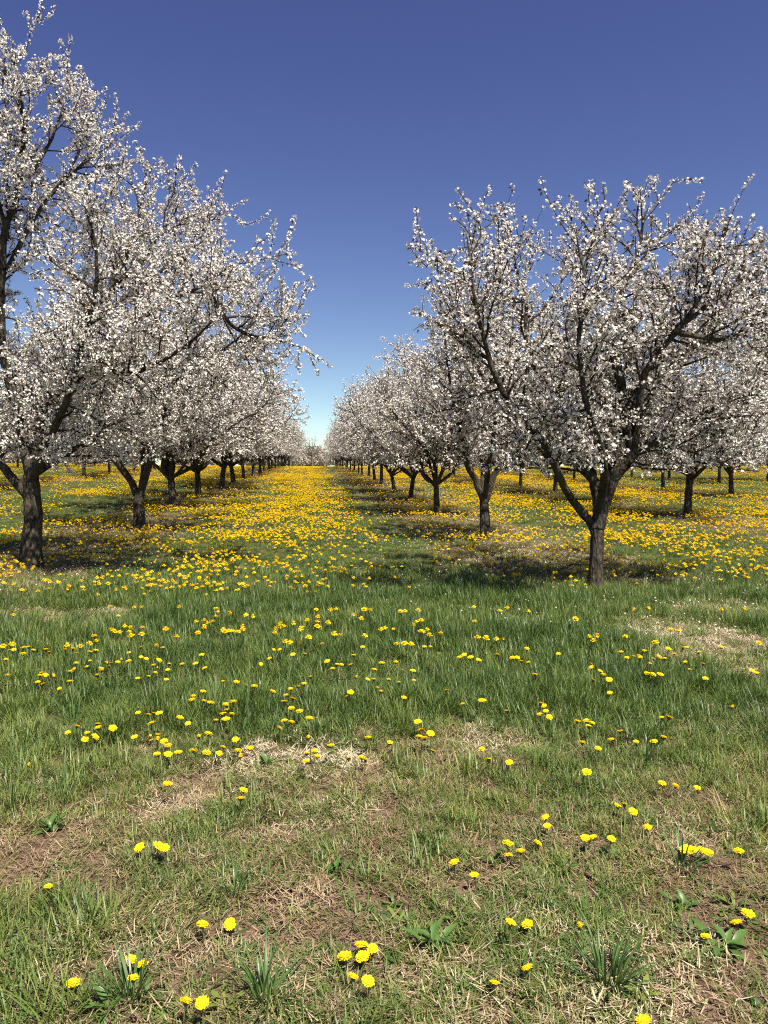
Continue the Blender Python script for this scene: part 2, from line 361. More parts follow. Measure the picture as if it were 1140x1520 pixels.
def build_turf():
    P = {'grass': [], 'straw': [], 'weed': []}
    def put(kind, x, y, s, sz, tint, idx):
        n = len(x)
        if n == 0: return
        P[kind].append((np.stack([x, y, ground_z(x, y)], -1), np.stack([rs.normal(0, .08, n), rs.normal(0, .08, n), rs.uniform(0, 6.283, n)], -1), np.stack([s, s, sz], -1), np.clip(tint, 0, 1), idx))
    for y0, y1, dn, sc in [(.9, 5, 330, 1.0), (5, 9, 150, 1.12), (9, 16, 62, 1.3), (16, 28, 26, 1.7), (28, 50, 9, 2.4), (50, 135, 1.7, 4.0)]:
        x, y = sample(y0, y1, dn); n = len(x)
        lu = lush_at(x, y); st = straw_at(x, y)
        patch = fbm(x, y, .5, 11)
        keep = rs.uniform(size=n) < np.clip(np.where(y < 5, .76, .8) + .5 * lu - .22 * st + (patch - .5) * 2.4, .14, 1)
        x, y, lu, st, patch = x[keep], y[keep], lu[keep], st[keep], patch[keep]; n = len(x)
        long_ = lu * (.45 + 1.1 * fbm(x, y, .8, 61))
        idx = np.where(rs.uniform(size=n) < np.clip(long_ * 1.1 - .15, .04, .95), rs.integers(0, 4, n), rs.integers(4, 8, n))
        hz = (.62 + .5 * lu) * rs.uniform(.6, 1.35, n) * (.5 + 1.0 * patch)
        fld = sstep(8.5, 12, y); shrink = (1 - .45 * fld) / sc ** .8
        idx = np.where((fld > rs.uniform(size=n)) & (idx < 4) & (rs.uniform(size=n) < .75), idx + 4, idx)
        tint = .33 + .16 * strip_at(x, y) + (fbm(x, y, .7, 91) - .5) * .55 + (1 - lu) * .13 + st * .10 + rs.normal(0, .08, n)
        put('grass', x, y, sc * rs.uniform(.8, 1.2, n), sc * hz * shrink, tint, idx)
    for y0, y1, dn, sc in [(.9, 5.2, 230, 1.1), (5.2, 10, 120, 1.2), (10, 20, 30, 1.8), (20, 60, 4, 3.2)]:
        x, y = sample(y0, y1, dn); n = len(x); st = straw_at(x, y)
        keep = rs.uniform(size=n) < np.clip(st * np.where(y > 3.6, 1.5, 1.0) + np.where(y < 4.2, .2, .07), 0, 1)
        x, y, st = x[keep], y[keep], st[keep]; n = len(x)
        bright = np.zeros(n)
        for a, b, rx, ry, s in STRAW_SPOTS: bright = np.maximum(bright, s * (((x - a) / rx) ** 2 + ((y - b) / ry) ** 2 < 1.1))
        put('straw', x, y, sc * rs.uniform(.7, 1.25, n), sc * rs.uniform(.7, 2.2, n), .43 + .47 * bright + (fbm(x, y, .4, 31) - .5) * .5 + rs.normal(0, .09, n), rs.integers(0, 4, n))
    for y0, y1, dn in [(.9, 6, 75), (6, 14, 20)]:
        x, y = sample(y0, y1, dn); n = len(x)
        keep = fbm(x, y, .6, 55) > .45
        x, y = x[keep], y[keep]; n = len(x)
        put('weed', x, y, rs.uniform(.6, 1.2, n), rs.uniform(.6, 1.2, n), .45 + rs.normal(0, .22, n), rs.integers(0, 4, n))
    r = np.random.default_rng(3)
    gp = [tuft(28, .065, .155, .0042, .42, 1.4, r, M['grass']) for _ in range(4)] + [tuft(30, .06, .085, .0036, .55, 1.1, r, M['grass']) for _ in range(4)]
    sp = [tuft(34, .075, .042, .0026, 0, 0, r, M['straw'], True) for _ in range(4)]
    wp = [broad(7, .055, .018, r, M['weed']), broad(6, .075, .022, r, M['weed']), broad(9, .04, .016, r, M['weed']), broad(6, .09, .016, r, M['weed'])]
    for k, pr, nm in (('grass', gp, 'grass'), ('straw', sp, 'dry_straw'), ('weed', wp, 'ground_cover')):
        A = [np.concatenate(z) for z in zip(*P[k])]
        o = scatter(nm, pr, *A)
        tag(o, {'grass': 'green orchard grass, long in a band and short over the bare soil', 'straw': 'dry tan straw and dead grass lying on the soil', 'weed': 'small low leafy weeds among the grass'}[k], {'grass': 'grass', 'straw': 'straw', 'weed': 'ground cover'}[k])
        print(nm, len(A[0]))
build_turf()

# ------------------------------------------------------------------ dandelions
def head_mesh(seed, hi=True):
    r = np.random.default_rng(seed); mb = MB()
    rings = [(42, .0205, .06), (34, .0182, .2), (24, .0135, .42), (12, .0075, .8)] if hi else [(9, .023, .25), (7, .019, .9)]
    for n, ln, el in rings:
        for k in range(n):
            a = (k + r.uniform(-.35, .35)) * 6.283 / n; l = ln * r.uniform(.88, 1.1); e = el + r.normal(0, .1)
            d = np.array([math.cos(a) * math.cos(e), math.sin(a) * math.cos(e), math.sin(e)]); s = np.array([-math.sin(a), math.cos(a), 0])
            wd = (.0036 if hi else .013) * r.uniform(.85, 1.15); b = np.array([0, 0, .002]) + d * .002
            mb.add([b - s * wd * .25, b + s * wd * .25, d * l + s * wd * .5 + [0, 0, .002], d * l - s * wd * .5 + [0, 0, .002]], [[0, 1, 2, 3]])
    # dome of florets under the rays
    n = 10 if hi else 6
    a = np.arange(n) * 6.283 / n
    V = [[0, 0, .008]] + [[.010 * math.cos(x), .010 * math.sin(x), .005] for x in a] + [[.0165 * math.cos(x), .0165 * math.sin(x), .0005] for x in a]
    t = [[0, 1 + k, 1 + (k + 1) % n] for k in range(n)]; q = [[1 + k, 1 + n + k, 1 + n + (k + 1) % n, 1 + (k + 1) % n] for k in range(n)]
    mb.add(V, q, t)
    return mb.mesh('flower_head', M['petal_y'] if hi else M['far_y'], smooth=False)
def stem_mesh(h, seed):
    r = np.random.default_rng(seed); mb = MB()
    z = np.linspace(-.02, h - .004, 5); bx = r.normal(0, .02 * h / .1, 2)
    t = (z + .02) / (h + .02)
    P = np.stack([bx[0] * t * (1 - t) * 2, bx[1] * t * (1 - t) * 2, z], -1)
    tube(mb, P, np.linspace(.0026, .002, 5), 5)
    zz = np.array([h - .014, h - .009, h - .003, h + .001]); tube(mb, np.stack([0 * zz, 0 * zz, zz], -1), [.002, .0065, .007, .010], 7)
    return mb.mesh('stem', M['stem'])
A_ = '50 40 470 3 505 42 755 8 575 3 598 6 910 12 922 27 914 46 996 31 1045 36 1038 44 1072 47 836 69 870 63 896 67 876 76 884 88 868 94 942 103 963 102 948 113 984 107 1020 90 1035 102 1011 111 838 113 708 96 598 92 520 90 532 87 473 101 458 108 506 114 552 110 560 128 598 122 737 134 402 129 420 149 600 175 664 170 680 176 17 170 12 176 48 167 38 185 60 183 100 174 122 172 140 185 102 200 190 183 208 195 290 170 278 184 308 181 345 170 354 160 326 178 326 198 404 187 385 193 545 196 854 205 18 225 376 230 322 242 372 256 320 264 300 276 456 240 448 236 470 240 460 256 490 238 514 226 546 233 596 215 616 222 660 215 672 228 716 242 767 247 832 241 868 262 1100 244 650 250 662 261 655 281 708 271 630 296 578 305 698 310 430 264 428 273 414 293 180 284 168 292 190 290 228 297 286 317 180 329 158 322 254 348 34 293 997 322 938 319 1042 335 1076 338 856 361 819 380 808 396 868 400 892 408 978 405 948 414 960 440 952 455 988 457 952 478 920 482 588 451 635 457 655 453 672 453 638 491 756 472 788 496 315 509 293 533 402 514 416 498 375 536 397 553 355 564 475 516 566 555 637 550 665 546 640 570 660 565 692 570 710 593 680 624 704 625 750 617 839 551 885 539 997 562 825 611 880 620 950 596 925 618 1006 610 1016 636 1060 600 120 672 710 748 1030 777 1025 812'
B_ = '275 10 340 20 370 13 480 10 497 15 510 20 433 41 466 54 285 50 278 66 283 85 342 70 335 72 232 60 130 78 120 85 140 90 160 88 185 80 92 98 107 117 236 90 232 103 255 132 336 118 376 125 495 129 150 155 189 152 305 162 100 183 118 183 86 221 190 205 240 202 480 172 560 99 580 97 612 101 640 18 668 20 700 17 724 57 706 66 696 84 711 110 745 102 740 112 790 113 755 124 640 160 656 162 690 160 736 172 770 171 954 67 968 131 988 133 1046 137 1070 143 1062 22 1094 10 958 4 1000 202 908 206 893 216 942 216 968 228 1048 207 1110 218 1130 218 332 231 372 246 396 247 358 263 426 248 442 207 564 240 624 236 530 268 690 274 696 313 261 295 446 300 500 310 530 310 594 310 628 321 545 345 550 358 426 360 414 380 648 388 837 357 990 398 902 415 1082 443 236 328 209 339 172 350 98 361 160 378 182 395 143 405 168 435 217 445 250 475 182 490 147 485 130 514 711 489 724 525 770 540 726 552 742 560 785 611 506 557 596 574 252 551 345 590 274 612 238 621 286 632 244 649 428 642 475 640 492 650 986 605 1014 646 1094 660'
C_ = '125 25 322 42 560 18 640 12 945 15 1045 17 118 180 68 218 98 230 130 238 156 287 254 202 390 135 405 132 410 152 533 127 668 157 730 100 762 104 776 176 796 174 848 192 714 180 740 200 612 186 628 188 515 194 543 215 574 213 598 216 590 210 650 222 680 213 702 222 642 242 626 285 646 287 676 288 795 235 808 267 870 245 872 304 1060 270 1095 283 1092 155 942 173 385 243 398 260 430 275 444 290 394 313 476 310 470 366 992 429 178 412 190 420 200 443 180 457 211 466 326 486 366 485 402 495 382 509 512 530 482 564 578 570 356 578 420 602 655 570 697 554 696 470 726 473 372 700 690 748 749 762 846 768'
D_ = '413 157 470 148 488 157 144 275 604 385 684 382 390 490 421 505 396 545 219 563 544 615 598 618 1072 446 1104 458 1023 482 1078 480 1051 543 1093 556'
E_ = '691 33 711 28 736 50 784 97 483 68 488 94 363 145 457 144 367 179 405 167 208 199 272 238 597 130 608 130 625 125 671 132 895 160 918 166 940 163 965 172 1061 167 370 379 425 383 584 391 1083 355 1046 378 956 421 427 515 330 558 770 670'
spots = []
for txt, ox, oy, sc in ((A_, 0, 900, .3509), (B_, 370, 900, .3509), (C_, 740, 900, .3509), (D_, 0, 1180, .5), (E_, 570, 1180, .5)):
    v = list(map(float, txt.split())); spots += [(ox + a * sc, oy + b * sc) for a, b in zip(v[::2], v[1::2])]
spots.sort(key=lambda s: -s[1])
HEADS = [head_mesh(k) for k in range(4)]
STEMS = [(h, stem_mesh(h, k)) for k, h in enumerate((.045, .065, .085, .11, .14, .17))]
rest = []
MARKS = []                              # (pixel, phrase) of plants that stand out, to name dandelions by
def name_dandelions(made):
    n = len(made); root = list(range(n))
    def find(i):
        while root[i] != i: i = root[i]
        return i
    for i in range(n):
        for j in range(i):
            if math.hypot(made[i][1] - made[j][1], made[i][2] - made[j][2]) < .115: root[find(i)] = find(j)
    size = {}
    for i in range(n): size[find(i)] = size.get(find(i), 0) + 1
    WORD = {1: 'lone yellow dandelion', 2: 'yellow dandelion of a close pair', 3: 'yellow dandelion of a group of three', 4: 'yellow dandelion of a group of four', 5: 'yellow dandelion of a clump of five'}
    for i, (o, x, y, py) in enumerate(made):
        k = size[find(i)]; wd = WORD.get(k, 'yellow dandelion of a crowded clump')
        near = min(MARKS, key=lambda m: math.hypot(m[0] - x, m[1] - y)); spot = min(STRAW_SPOTS, key=lambda q: math.hypot(q[0] - x, q[1] - y))
        if math.hypot(near[0] - x, near[1] - y) < .3: ph = 'beside the ' + near[2]
        elif py > 1180: ph = 'on bare straw-littered soil'
        elif math.hypot(spot[0] - x, spot[1] - y) < .8: ph = 'at the edge of a dry straw patch'
        elif py > 1040: ph = 'where the long grass thins out'
        else: ph = 'in the long green grass before the trees'
        tag(o, wd + ' ' + ph, 'dandelion', 'dandelions, ' + wd.replace('yellow dandelion of ', '').replace('yellow dandelion', 'ones') + ' ' + ph)
def dandelions():
    made = []
    for k, (px, py) in enumerate(spots):
        lush = min(1, max(0, (1200 - py) / 130))
        want = random.uniform(.045, .09) + lush * random.uniform(.04, .08)
        h, sm = min(STEMS, key=lambda s: abs(s[0] - want))
        p, dep = on_ground(px, py, h)
        if k >= 300: rest.append((p.x, p.y, h)); continue
        o = empty('dandelion', (p.x, p.y, gz(p.x, p.y)), random.uniform(0, 6.28))
        o.rotation_euler = (random.gauss(0, .05), random.gauss(0, .05), random.uniform(0, 6.28))
        s = link('stem', sm, o)
        f = link('flower_head', HEADS[k % 4], o); f.location = (0, 0, h)
        f.rotation_euler = (random.gauss(.0, .22), random.gauss(0, .22), random.uniform(0, 6.28)); q = random.uniform(.68, 1.08); f.scale = (q, q, random.uniform(.8, 1.2) * q) if random.random() > .07 else (q * .5, q * .5, q * 1.9)
        made.append((o, p.x, p.y, py))
    name_dandelions(made)
# ------------------------------------------------------------------ weeds and grass tufts that stand out in the foreground
def leaf_mesh(ln, wd, seed):
    r = np.random.default_rng(seed); mb = MB(); t = np.linspace(0, 1, 6); wv = wd * np.array([.18, .55, .95, 1, .65, .04]) * r.uniform(.9, 1.1, 6)
    V = []
    for k in range(6):
        z = .10 * ln * math.sin(t[k] * 2.6) - .22 * ln * t[k] ** 2
        V += [[t[k] * ln, -wv[k] / 2, z + wv[k] * .16], [t[k] * ln, 0, z], [t[k] * ln, wv[k] / 2, z + wv[k] * .16]]
    q = []
    for k in range(5): q += [[3 * k, 3 * k + 1, 3 * k + 4, 3 * k + 3], [3 * k + 1, 3 * k + 2, 3 * k + 5, 3 * k + 4]]
    mb.add(V, q); return mb.mesh('leaf', M['weed_thing'])
LEAVES = [leaf_mesh(.11, .028, 1), leaf_mesh(.085, .024, 2), leaf_mesh(.13, .026, 3)]
def weed(px, py, n, s, label, up=.5):
    p, d = on_ground(px, py, .01); o = empty('broadleaf_weed', (p.x, p.y, gz(p.x, p.y)), random.uniform(0, 6))
    s *= .78
    for k in range(int(n * 1.7)):
        l = link('leaf', random.choice(LEAVES), o); q = s * random.uniform(.7, 1.15); l.scale = (q, q, q)
        l.rotation_euler = (random.gauss(0, .2), -random.uniform(.15, .55 + up), k * 2.4 + random.gauss(0, .25)); l.location = (random.gauss(0, .012), random.gauss(0, .012), .004)
    MARKS.append((p.x, p.y, label.split(' on ')[0].split(' beside')[0].split(' under')[0].split(' behind')[0].split(' at ')[0].split(' below')[0].split(' beneath')[0].split(' in ')[0].split(' with')[0])); tag(o, label, 'weed', 'broad-leaved weeds on the bare soil')
weed(497, 1290, 11, .8, 'upright pale green leafy weed on bare soil beside brown thatch')
weed(645, 1400, 13, .95, 'bright green spreading weed with many leaves on straw near two dandelions')
weed(1075, 1405, 12, 1.0, 'low broad-leaved weed sprawling under a single dandelion', .2)
weed(1010, 1345, 9, .8, 'dark green leafy weed behind the long-bladed grass tuft')
weed(395, 1135, 14, .9, 'fresh light green weed at the edge of the long grass', .6)
weed(75, 1230, 10, .9, 'dark leafy weed on yellowish thin turf')
weed(160, 1500, 9, .9, 'pale yellow-green weed under three clustered dandelions', .6)
weed(835, 1290, 9, .8, 'small leafy weed below a row of four dandelions', .4)
weed(720, 1455, 9, .7, 'flat leafy rosette beneath two large dandelions', .1)
def blade_mesh(ln, lean, curl):
    mb = MB(); blade(mb, (0, 0, -.01), 0, ln, .0055, lean, curl, 3); return mb.mesh('blade', M['tuft_thing'])
BLADES = [blade_mesh(.18, .35, 1.0), blade_mesh(.23, .5, 1.2), blade_mesh(.15, .8, .9), blade_mesh(.19, .2, .6), blade_mesh(.21, 1.0, .7)]
def grass_tuft(px, py, n, s, label):
    p, d = on_ground(px, py, .0); o = empty('grass_tuft', (p.x, p.y, gz(p.x, p.y)), 0)
    for k in range(n):
        b = link('blade', random.choice(BLADES), o); a = random.uniform(0, 6.283); r = .03 * math.sqrt(random.random()) * s
        b.location = (r * math.cos(a), r * math.sin(a), 0); b.rotation_euler = (0, 0, a + random.gauss(0, .6)); q = s * random.uniform(.7, 1.2); b.scale = (random.uniform(.8, 1.2), random.uniform(.8, 1.3), q); b.scale = (q, random.uniform(.8, 1.3), q)
    MARKS.append((p.x, p.y, label.split(' on ')[0].split(' around')[0].split(' between')[0].split(' beside')[0].split(' by ')[0].split(' behind')[0].split(' in ')[0])); tag(o, label, 'grass tuft', 'grass tufts standing out of the thin turf')
grass_tuft(905, 1465, 64, 1.0, 'large splayed tuft of long dark grass blades on bare soil')
grass_tuft(195, 1485, 50, .9, 'upright bright grass tuft around three clustered dandelions')
grass_tuft(395, 1490, 50, .9, 'bright grass tuft between bare soil and a lone dandelion')
grass_tuft(345, 1330, 20, .8, 'thin dark grass tuft beside a bare patch of thatch')
grass_tuft(875, 1370, 12, .9, 'sparse tall grass tuft behind the large splayed tuft')
grass_tuft(1010, 1290, 28, .9, 'dense dark tuft by a row of four dandelions')
grass_tuft(960, 1135, 26, 1.2, 'long-bladed pale tuft in the thick green grass')
grass_tuft(110, 1075, 24, 1.2, 'leaning long-bladed tuft in the thick grass by clumped dandelions')

dandelions()
def dandelion_field():
    X, Y, H, I = [], [], [], []
    for x, y, h in rest: X.append([x]); Y.append([y]); H.append([h]); I.append([0])
    for y0, y1, dn, sc in [(8.4, 13, 80, 1), (13, 30, 110, 1), (30, 60, 75, 1.15), (60, 135, 36, 1.5)]:
        x, y = sample(y0, y1, dn); n = len(x)
        cl = fbm(x, y, .55, 201, 2); big = fbm(x, y * .45, 1.9, 77, 2)
        lane = np.exp(-((x + .8) / 1.5) ** 2) + .8 * np.exp(-((x - 6.6) / 1.3) ** 2) + .7 * np.exp(-((x - 13) / 1.5) ** 2) + .6 * np.exp(-((x + 7.7) / 1.6) ** 2)
        track = np.exp(-((x - 1.65) / .62) ** 2) * .97 + .35 * np.exp(-((x + 1.0) / .25) ** 2)
        far = .6 * sstep(8.0, 9.4, y) + .4 * sstep(9.3, 13.5, y)
        d = far * (.10 + 1.12 * np.clip(lane, 0, 1)) * (.12 + 1.9 * sstep(.40, .62, cl)) * (.3 + 1.25 * sstep(.34, .6, big)) * (1 + .5 * sstep(30, 60, y)) * (1 - np.clip(track, 0, .97)) + .02 + .30 * strip_at(x, y) * sstep(.4, .58, cl)
        gl = ((x + 7.6) / 2.2) ** 2 + ((y - 22) / 5) ** 2 < 1
        d = np.where(gl, d * .2, d)
        keep = rs.uniform(size=n) < d; x, y = x[keep], y[keep]; n = len(x)
        X.append(x); Y.append(y); H.append(rs.uniform(.085, .165, n)); I.append(rs.integers(0, 3, n)); 
    X = np.concatenate(X); Y = np.concatenate(Y); H = np.concatenate(H); n = len(X)
    pr = []
    for k in range(3):
        mb = MB(); hm = head_mesh(50 + k, False)
        V = np.empty(len(hm.vertices) * 3); hm.vertices.foreach_get('co', V); V = V.reshape(-1, 3) + [0, 0, .1]
        qs = [list(p.vertices) for p in hm.polygons if len(p.vertices) == 4]; ts = [list(p.vertices) for p in hm.polygons if len(p.vertices) == 3]
        mb.add(V, qs, ts)
        tube(mb, [[0, 0, -.02], [.002, .001, .05], [0, 0, .1]], [.0025, .0022, .002], 3, m=1)
        pr.append(mb.mesh('dandelion_piece', [M['far_y'], M['stem']], smooth=False))
    dist = np.hypot(X, Y); s = rs.uniform(.9, 1.3, n) * np.where(dist > 60, 1.35, np.where(dist > 30, 1.12, 1))
    o = scatter('dandelion_field', pr, np.stack([X, Y, ground_z(X, Y) + .0], -1), np.stack([rs.normal(0, .12, n), rs.normal(0, .12, n), rs.uniform(0, 6.28, n)], -1), np.stack([s, s, H / .1], -1), np.clip(.5 + rs.normal(0, .25, n), 0, 1), rs.integers(0, 3, n))
    tag(o, 'thousands of yellow dandelions carpeting the lane and the ground under the trees', 'dandelions')
    print('dandelion_field', n)
dandelion_field()

# ------------------------------------------------------------------ cherry trees
def cluster_template(rng, fine):
    # a spur of open blossoms; returns verts, tris and leaf verts, quads
    V, T = [], []; n0 = 0
    for f in range(4):
        d = unit(rng.normal(0, 1, 3) + np.array([0, 0, .35])); c = d * rng.uniform(.016, .038)
        u = unit(np.cross(d, rng.normal(0, 1, 3))); v = np.cross(d, u); rr = rng.uniform(.0125, .0172); cup = rng.uniform(.15, .6)
        if fine:
            for k in range(5):
                a = k * 1.2566 + rng.normal(0, .08)
                e = u * math.cos(a) + v * math.sin(a); s = -u * math.sin(a) + v * math.cos(a)
                V += [c, c + e * rr * .62 + s * rr * .42 + d * rr * cup * .6, c + e * rr + d * rr * cup, c + e * rr * .62 - s * rr * .42 + d * rr * cup * .6]
                T += [[n0, n0 + 1, n0 + 2], [n0, n0 + 2, n0 + 3]]; n0 += 4
        else:
            V += [c]
            for k in range(5):
                a = k * 1.2566; e = u * math.cos(a) + v * math.sin(a); V.append(c + e * rr * 1.05 + d * rr * cup)
            T += [[n0, n0 + 1 + k, n0 + 1 + (k + 1) % 5] for k in range(5)]; n0 += 6
    LV, LT = [], []; m0 = 0
    for f in range(2):
        d = unit(rng.normal(0, 1, 3) + np.array([0, 0, .2])); s = unit(np.cross(d, rng.normal(0, 1, 3))); l = rng.uniform(.028, .05); ww = l * .23
        LV += [d * .008, d * l * .55 + s * ww, d * l, d * l * .55 - s * ww]; LT += [[m0, m0 + 1, m0 + 2], [m0, m0 + 2, m0 + 3]]; m0 += 4
    return np.array(V), np.array(T), np.array(LV), np.array(LT)
def rand_rot(rng, n):
    q = rng.normal(0, 1, (n, 4)); q /= np.linalg.norm(q, axis=1)[:, None]; a, b, c, d = q.T
    return np.stack([1 - 2 * (c * c + d * d), 2 * (b * c - a * d), 2 * (b * d + a * c), 2 * (b * c + a * d), 1 - 2 * (b * b + d * d), 2 * (c * d - a * b), 2 * (b * d - a * c), 2 * (c * d + a * b), 1 - 2 * (b * b + c * c)], -1).reshape(n, 3, 3)
def wander(p, d, ln, n, up, wob, rng):
    P = [np.asarray(p, float)]; d = unit(np.asarray(d, float))
    for _ in range(n):
        d = unit(d + np.array([0, 0, up / n]) + rng.normal(0, wob / math.sqrt(n), 3)); P.append(P[-1] + d * ln / n)
    return np.array(P)
def grow(seed, trunk_path, trunk_r, limbs, fine=True, env=None, dens=1.0, twig_len=1.0, blossom=True, floor=1.0, big=1.0, lod=False, top=5.0):
    """limbs: list of (control points, base radius). Everything in tree space, base at the origin."""
    rng = np.random.default_rng(seed)
    out = {}
    mb = MB(); P = smooth_path(trunk_path, .07)
    t = np.linspace(0, 1, len(P)); rad = trunk_r * (1 - .22 * t) * (1 + .7 * np.exp(-t * 8)) ; rad[-2:] *= .9
    tube(mb, P, rad, 7 if lod else 16, .07, rng); out['trunk'] = mb
    lms = []; TW = MB(); BP = []
    sides2 = 3 if lod else 4
    def inside(p, j=0.0):
        if p[2] < floor: return False
        if env is None: return True
        c, r = env; return (((p - c) / r) ** 2).sum() < 1 + j
    for C, r0 in limbs:
        P = smooth_path(C, .10); n = len(P)
        wob = rng.normal(0, 1, (n, 3)); wob = np.cumsum(wob, 0) * .006; wob -= wob[0]; P = P + wob
        t = np.linspace(0, 1, n); rad = .88 * r0 * (1 - t) ** .75 + .007
        lm = MB(); tube(lm, P, rad, 5 if lod else 9, .05, rng); lms.append(lm)
        L = np.linalg.norm(np.diff(P, axis=0), axis=1).sum()
        T = np.gradient(P, axis=0); T /= np.linalg.norm(T, axis=1)[:, None]
        nb = int(L * 6.2 * dens); k0 = .16
        for b in range(nb):
            f = k0 + (1 - k0) * (b + rng.uniform()) / nb; i = min(n - 1, int(f * (n - 1)))
            side = unit(np.cross(T[i], rng.normal(0, 1, 3)))
            d = unit(side * rng.uniform(.7, 1.1) + T[i] * rng.uniform(.25, .9) + np.array([0, 0, rng.uniform(-.4, .5)]))
            ln = rng.uniform(.55, 1.25) * twig_len * (1.1 - .45 * f)
            Q = wander(P[i], d, ln, 7, rng.uniform(-.35, .55), .35, rng)
            while len(Q) > 3 and not inside(Q[-1], rng.uniform(-.1, .25)): Q = Q[:-1]
            if len(Q) <= 3: continue
            rr = min(rad[i] * .55, .017) ; tube(TW, Q, np.linspace(rr, .005, len(Q)), sides2)
            l2 = ln * len(Q) / 8
            BP.append(path_pts(Q, .055, .30, rng))
            m = max(2, int(l2 * 9.5 * dens))
            for c in range(m):
                g = .12 + .88 * (c + rng.uniform()) / m; j = min(len(Q) - 1, int(g * (len(Q) - 1) + .5))
                tq = unit(Q[min(j + 1, len(Q) - 1)] - Q[j - 1]) if j > 0 else d
                sd = unit(np.cross(tq, rng.normal(0, 1, 3)))
                dd = unit(sd + tq * rng.uniform(.3, 1.1) + np.array([0, 0, rng.uniform(-.15, .45)]))
                if rng.uniform() < .6 * min(1, max(0, (Q[j][2] - .62 * top) / (.3 * top))): continue
                ll = rng.uniform(.16, .48) * twig_len
                W = wander(Q[j], dd, ll, 3, rng.uniform(-.1, .5), .3, rng)
                if not inside(W[-1], rng.uniform(-.1, .35)): continue
                tube(TW, W[::3] if lod else W, np.linspace(.0066, .003, 2 if lod else 4), 3); BP.append(path_pts(W, .052, .12, rng))
        # leading shoots past the end of the limb
        for s_ in range(5):
            i = int((n - 1) * rng.uniform(.72, 1)); d = unit(T[i] * .8 + rng.normal(0, .35, 3) + np.array([0, 0, .55])); Q = wander(P[i], d, rng.uniform(.4, .8) * twig_len, 6, .35, .2, rng)
            if not inside(Q[-1], .5): Q = Q[:4]
            tube(TW, Q, np.linspace(.007, .0025, len(Q)), 3); BP.append(path_pts(Q, .065, .1, rng))
    out['limb'] = lms; out['twigs'] = TW
    BP = np.concatenate(BP); 
    if big != 1.0: BP = BP[rng.uniform(size=len(BP)) < 1 / big ** 2]
    tp = [cluster_template(rng, fine) for _ in range(5)]
    kk = rng.integers(0, 5, len(BP)); bm_, lf = MB(), MB()
    for k in range(5):
        p = BP[kk == k]; n = len(p); Rm = rand_rot(rng, n); sc = rng.uniform(.75, 1.2, n) * big
        V, T, LV, LT = tp[k]
        if blossom:
            vv = np.einsum('nij,vj->nvi', Rm, V) * sc[:, None, None] + p[:, None]; bm_.add(vv, None, (T[None] + (np.arange(n) * len(V))[:, None, None]).reshape(-1, 3))
        vv = np.einsum('nij,vj->nvi', Rm, LV) * sc[:, None, None] + p[:, None]; lf.add(vv, None, (LT[None] + (np.arange(n) * len(LV))[:, None, None]).reshape(-1, 3))
    out['blossoms'] = bm_; out['leaves'] = lf; out['n'] = len(BP)
    return out
def path_pts(P, sp, start, rng):
    seg = np.linalg.norm(np.diff(P, axis=0), axis=1); cum = np.concatenate([[0], np.cumsum(seg)]); L = cum[-1]
    s = np.arange(start * L, L, sp); s = np.concatenate([s + rng.uniform(-.5, .5, len(s)) * sp, [L]]); s = np.clip(s, 0, L)
    X = np.stack([np.interp(s, cum, P[:, k]) for k in range(3)], -1); return X + rng.normal(0, .010, X.shape)

def build_meshes(g, merged=False):
    m = {}
    m['trunk'] = g['trunk'].mesh('trunk', M['bark'])
    if merged:
        mb = MB()
        for x in g['limb'] + [g['twigs']]:
            V = np.concatenate(x.v); mb.add(V, np.concatenate(x.q) if x.q else None, np.concatenate(x.t) if x.t else None)
        m['branches'] = mb.mesh('branches', M['limb'])
    else:
        m['limb'] = [x.mesh('limb', M['limb']) for x in g['limb']]
        m['twigs'] = g['twigs'].mesh('twigs', M['twig'])
    m['blossoms'] = g['blossoms'].mesh('blossoms', M['blossom'], smooth=False)
    m['young_leaves'] = g['leaves'].mesh('young_leaves', M['young'], smooth=False)
    return m
def plant(name, m, loc, rz, scl, label, cat, group):
    o = empty(name, loc, rz); o.scale = scl
    link('trunk', m['trunk'], o)
    for x in m.get('limb', []): link('limb', x, o)
    for k in ('branches', 'twigs', 'blossoms', 'young_leaves'):
        if k in m: link(k, m[k], o, 'stuff')
    tag(o, label, cat, group); return o
def local_path(pts, depth, base):
    return [np.array(at(px, py, depth + off) - base) for px, py, off in pts]

HERO = []
def hero(seed, base_px, trunk_pts, trunk_r, limbs, env, label, dens=1.0, twig=1.0, floor=1.0, fine=False, big=1.0, top=5.2):
    p, dep = on_ground(*base_px)
    base = Vector((p.x, p.y, gz(p.x, p.y)))
    tr = [np.array([0, 0, -.12])] + local_path(trunk_pts, dep, base)
    L = [(local_path(c, dep, base), r) for c, r in limbs]
    g = grow(seed, tr, trunk_r, L, fine, env, dens, twig, floor=floor, big=big, top=top)
    m = build_meshes(g)
    print('hero', tuple(round(c, 2) for c in base), 'depth', round(dep, 2), 'clusters', g['n'])
    plant('cherry_tree', m, base, 0, (1, 1, 1), label, 'cherry tree', 'blossoming cherry trees of the orchard')
    HERO.append(base); return base
E = lambda c, r: (np.array(c, float), np.array(r, float))
LOW = 'the lower row beside the green wheel track'
TALL = 'the taller row edging the dandelion lane'
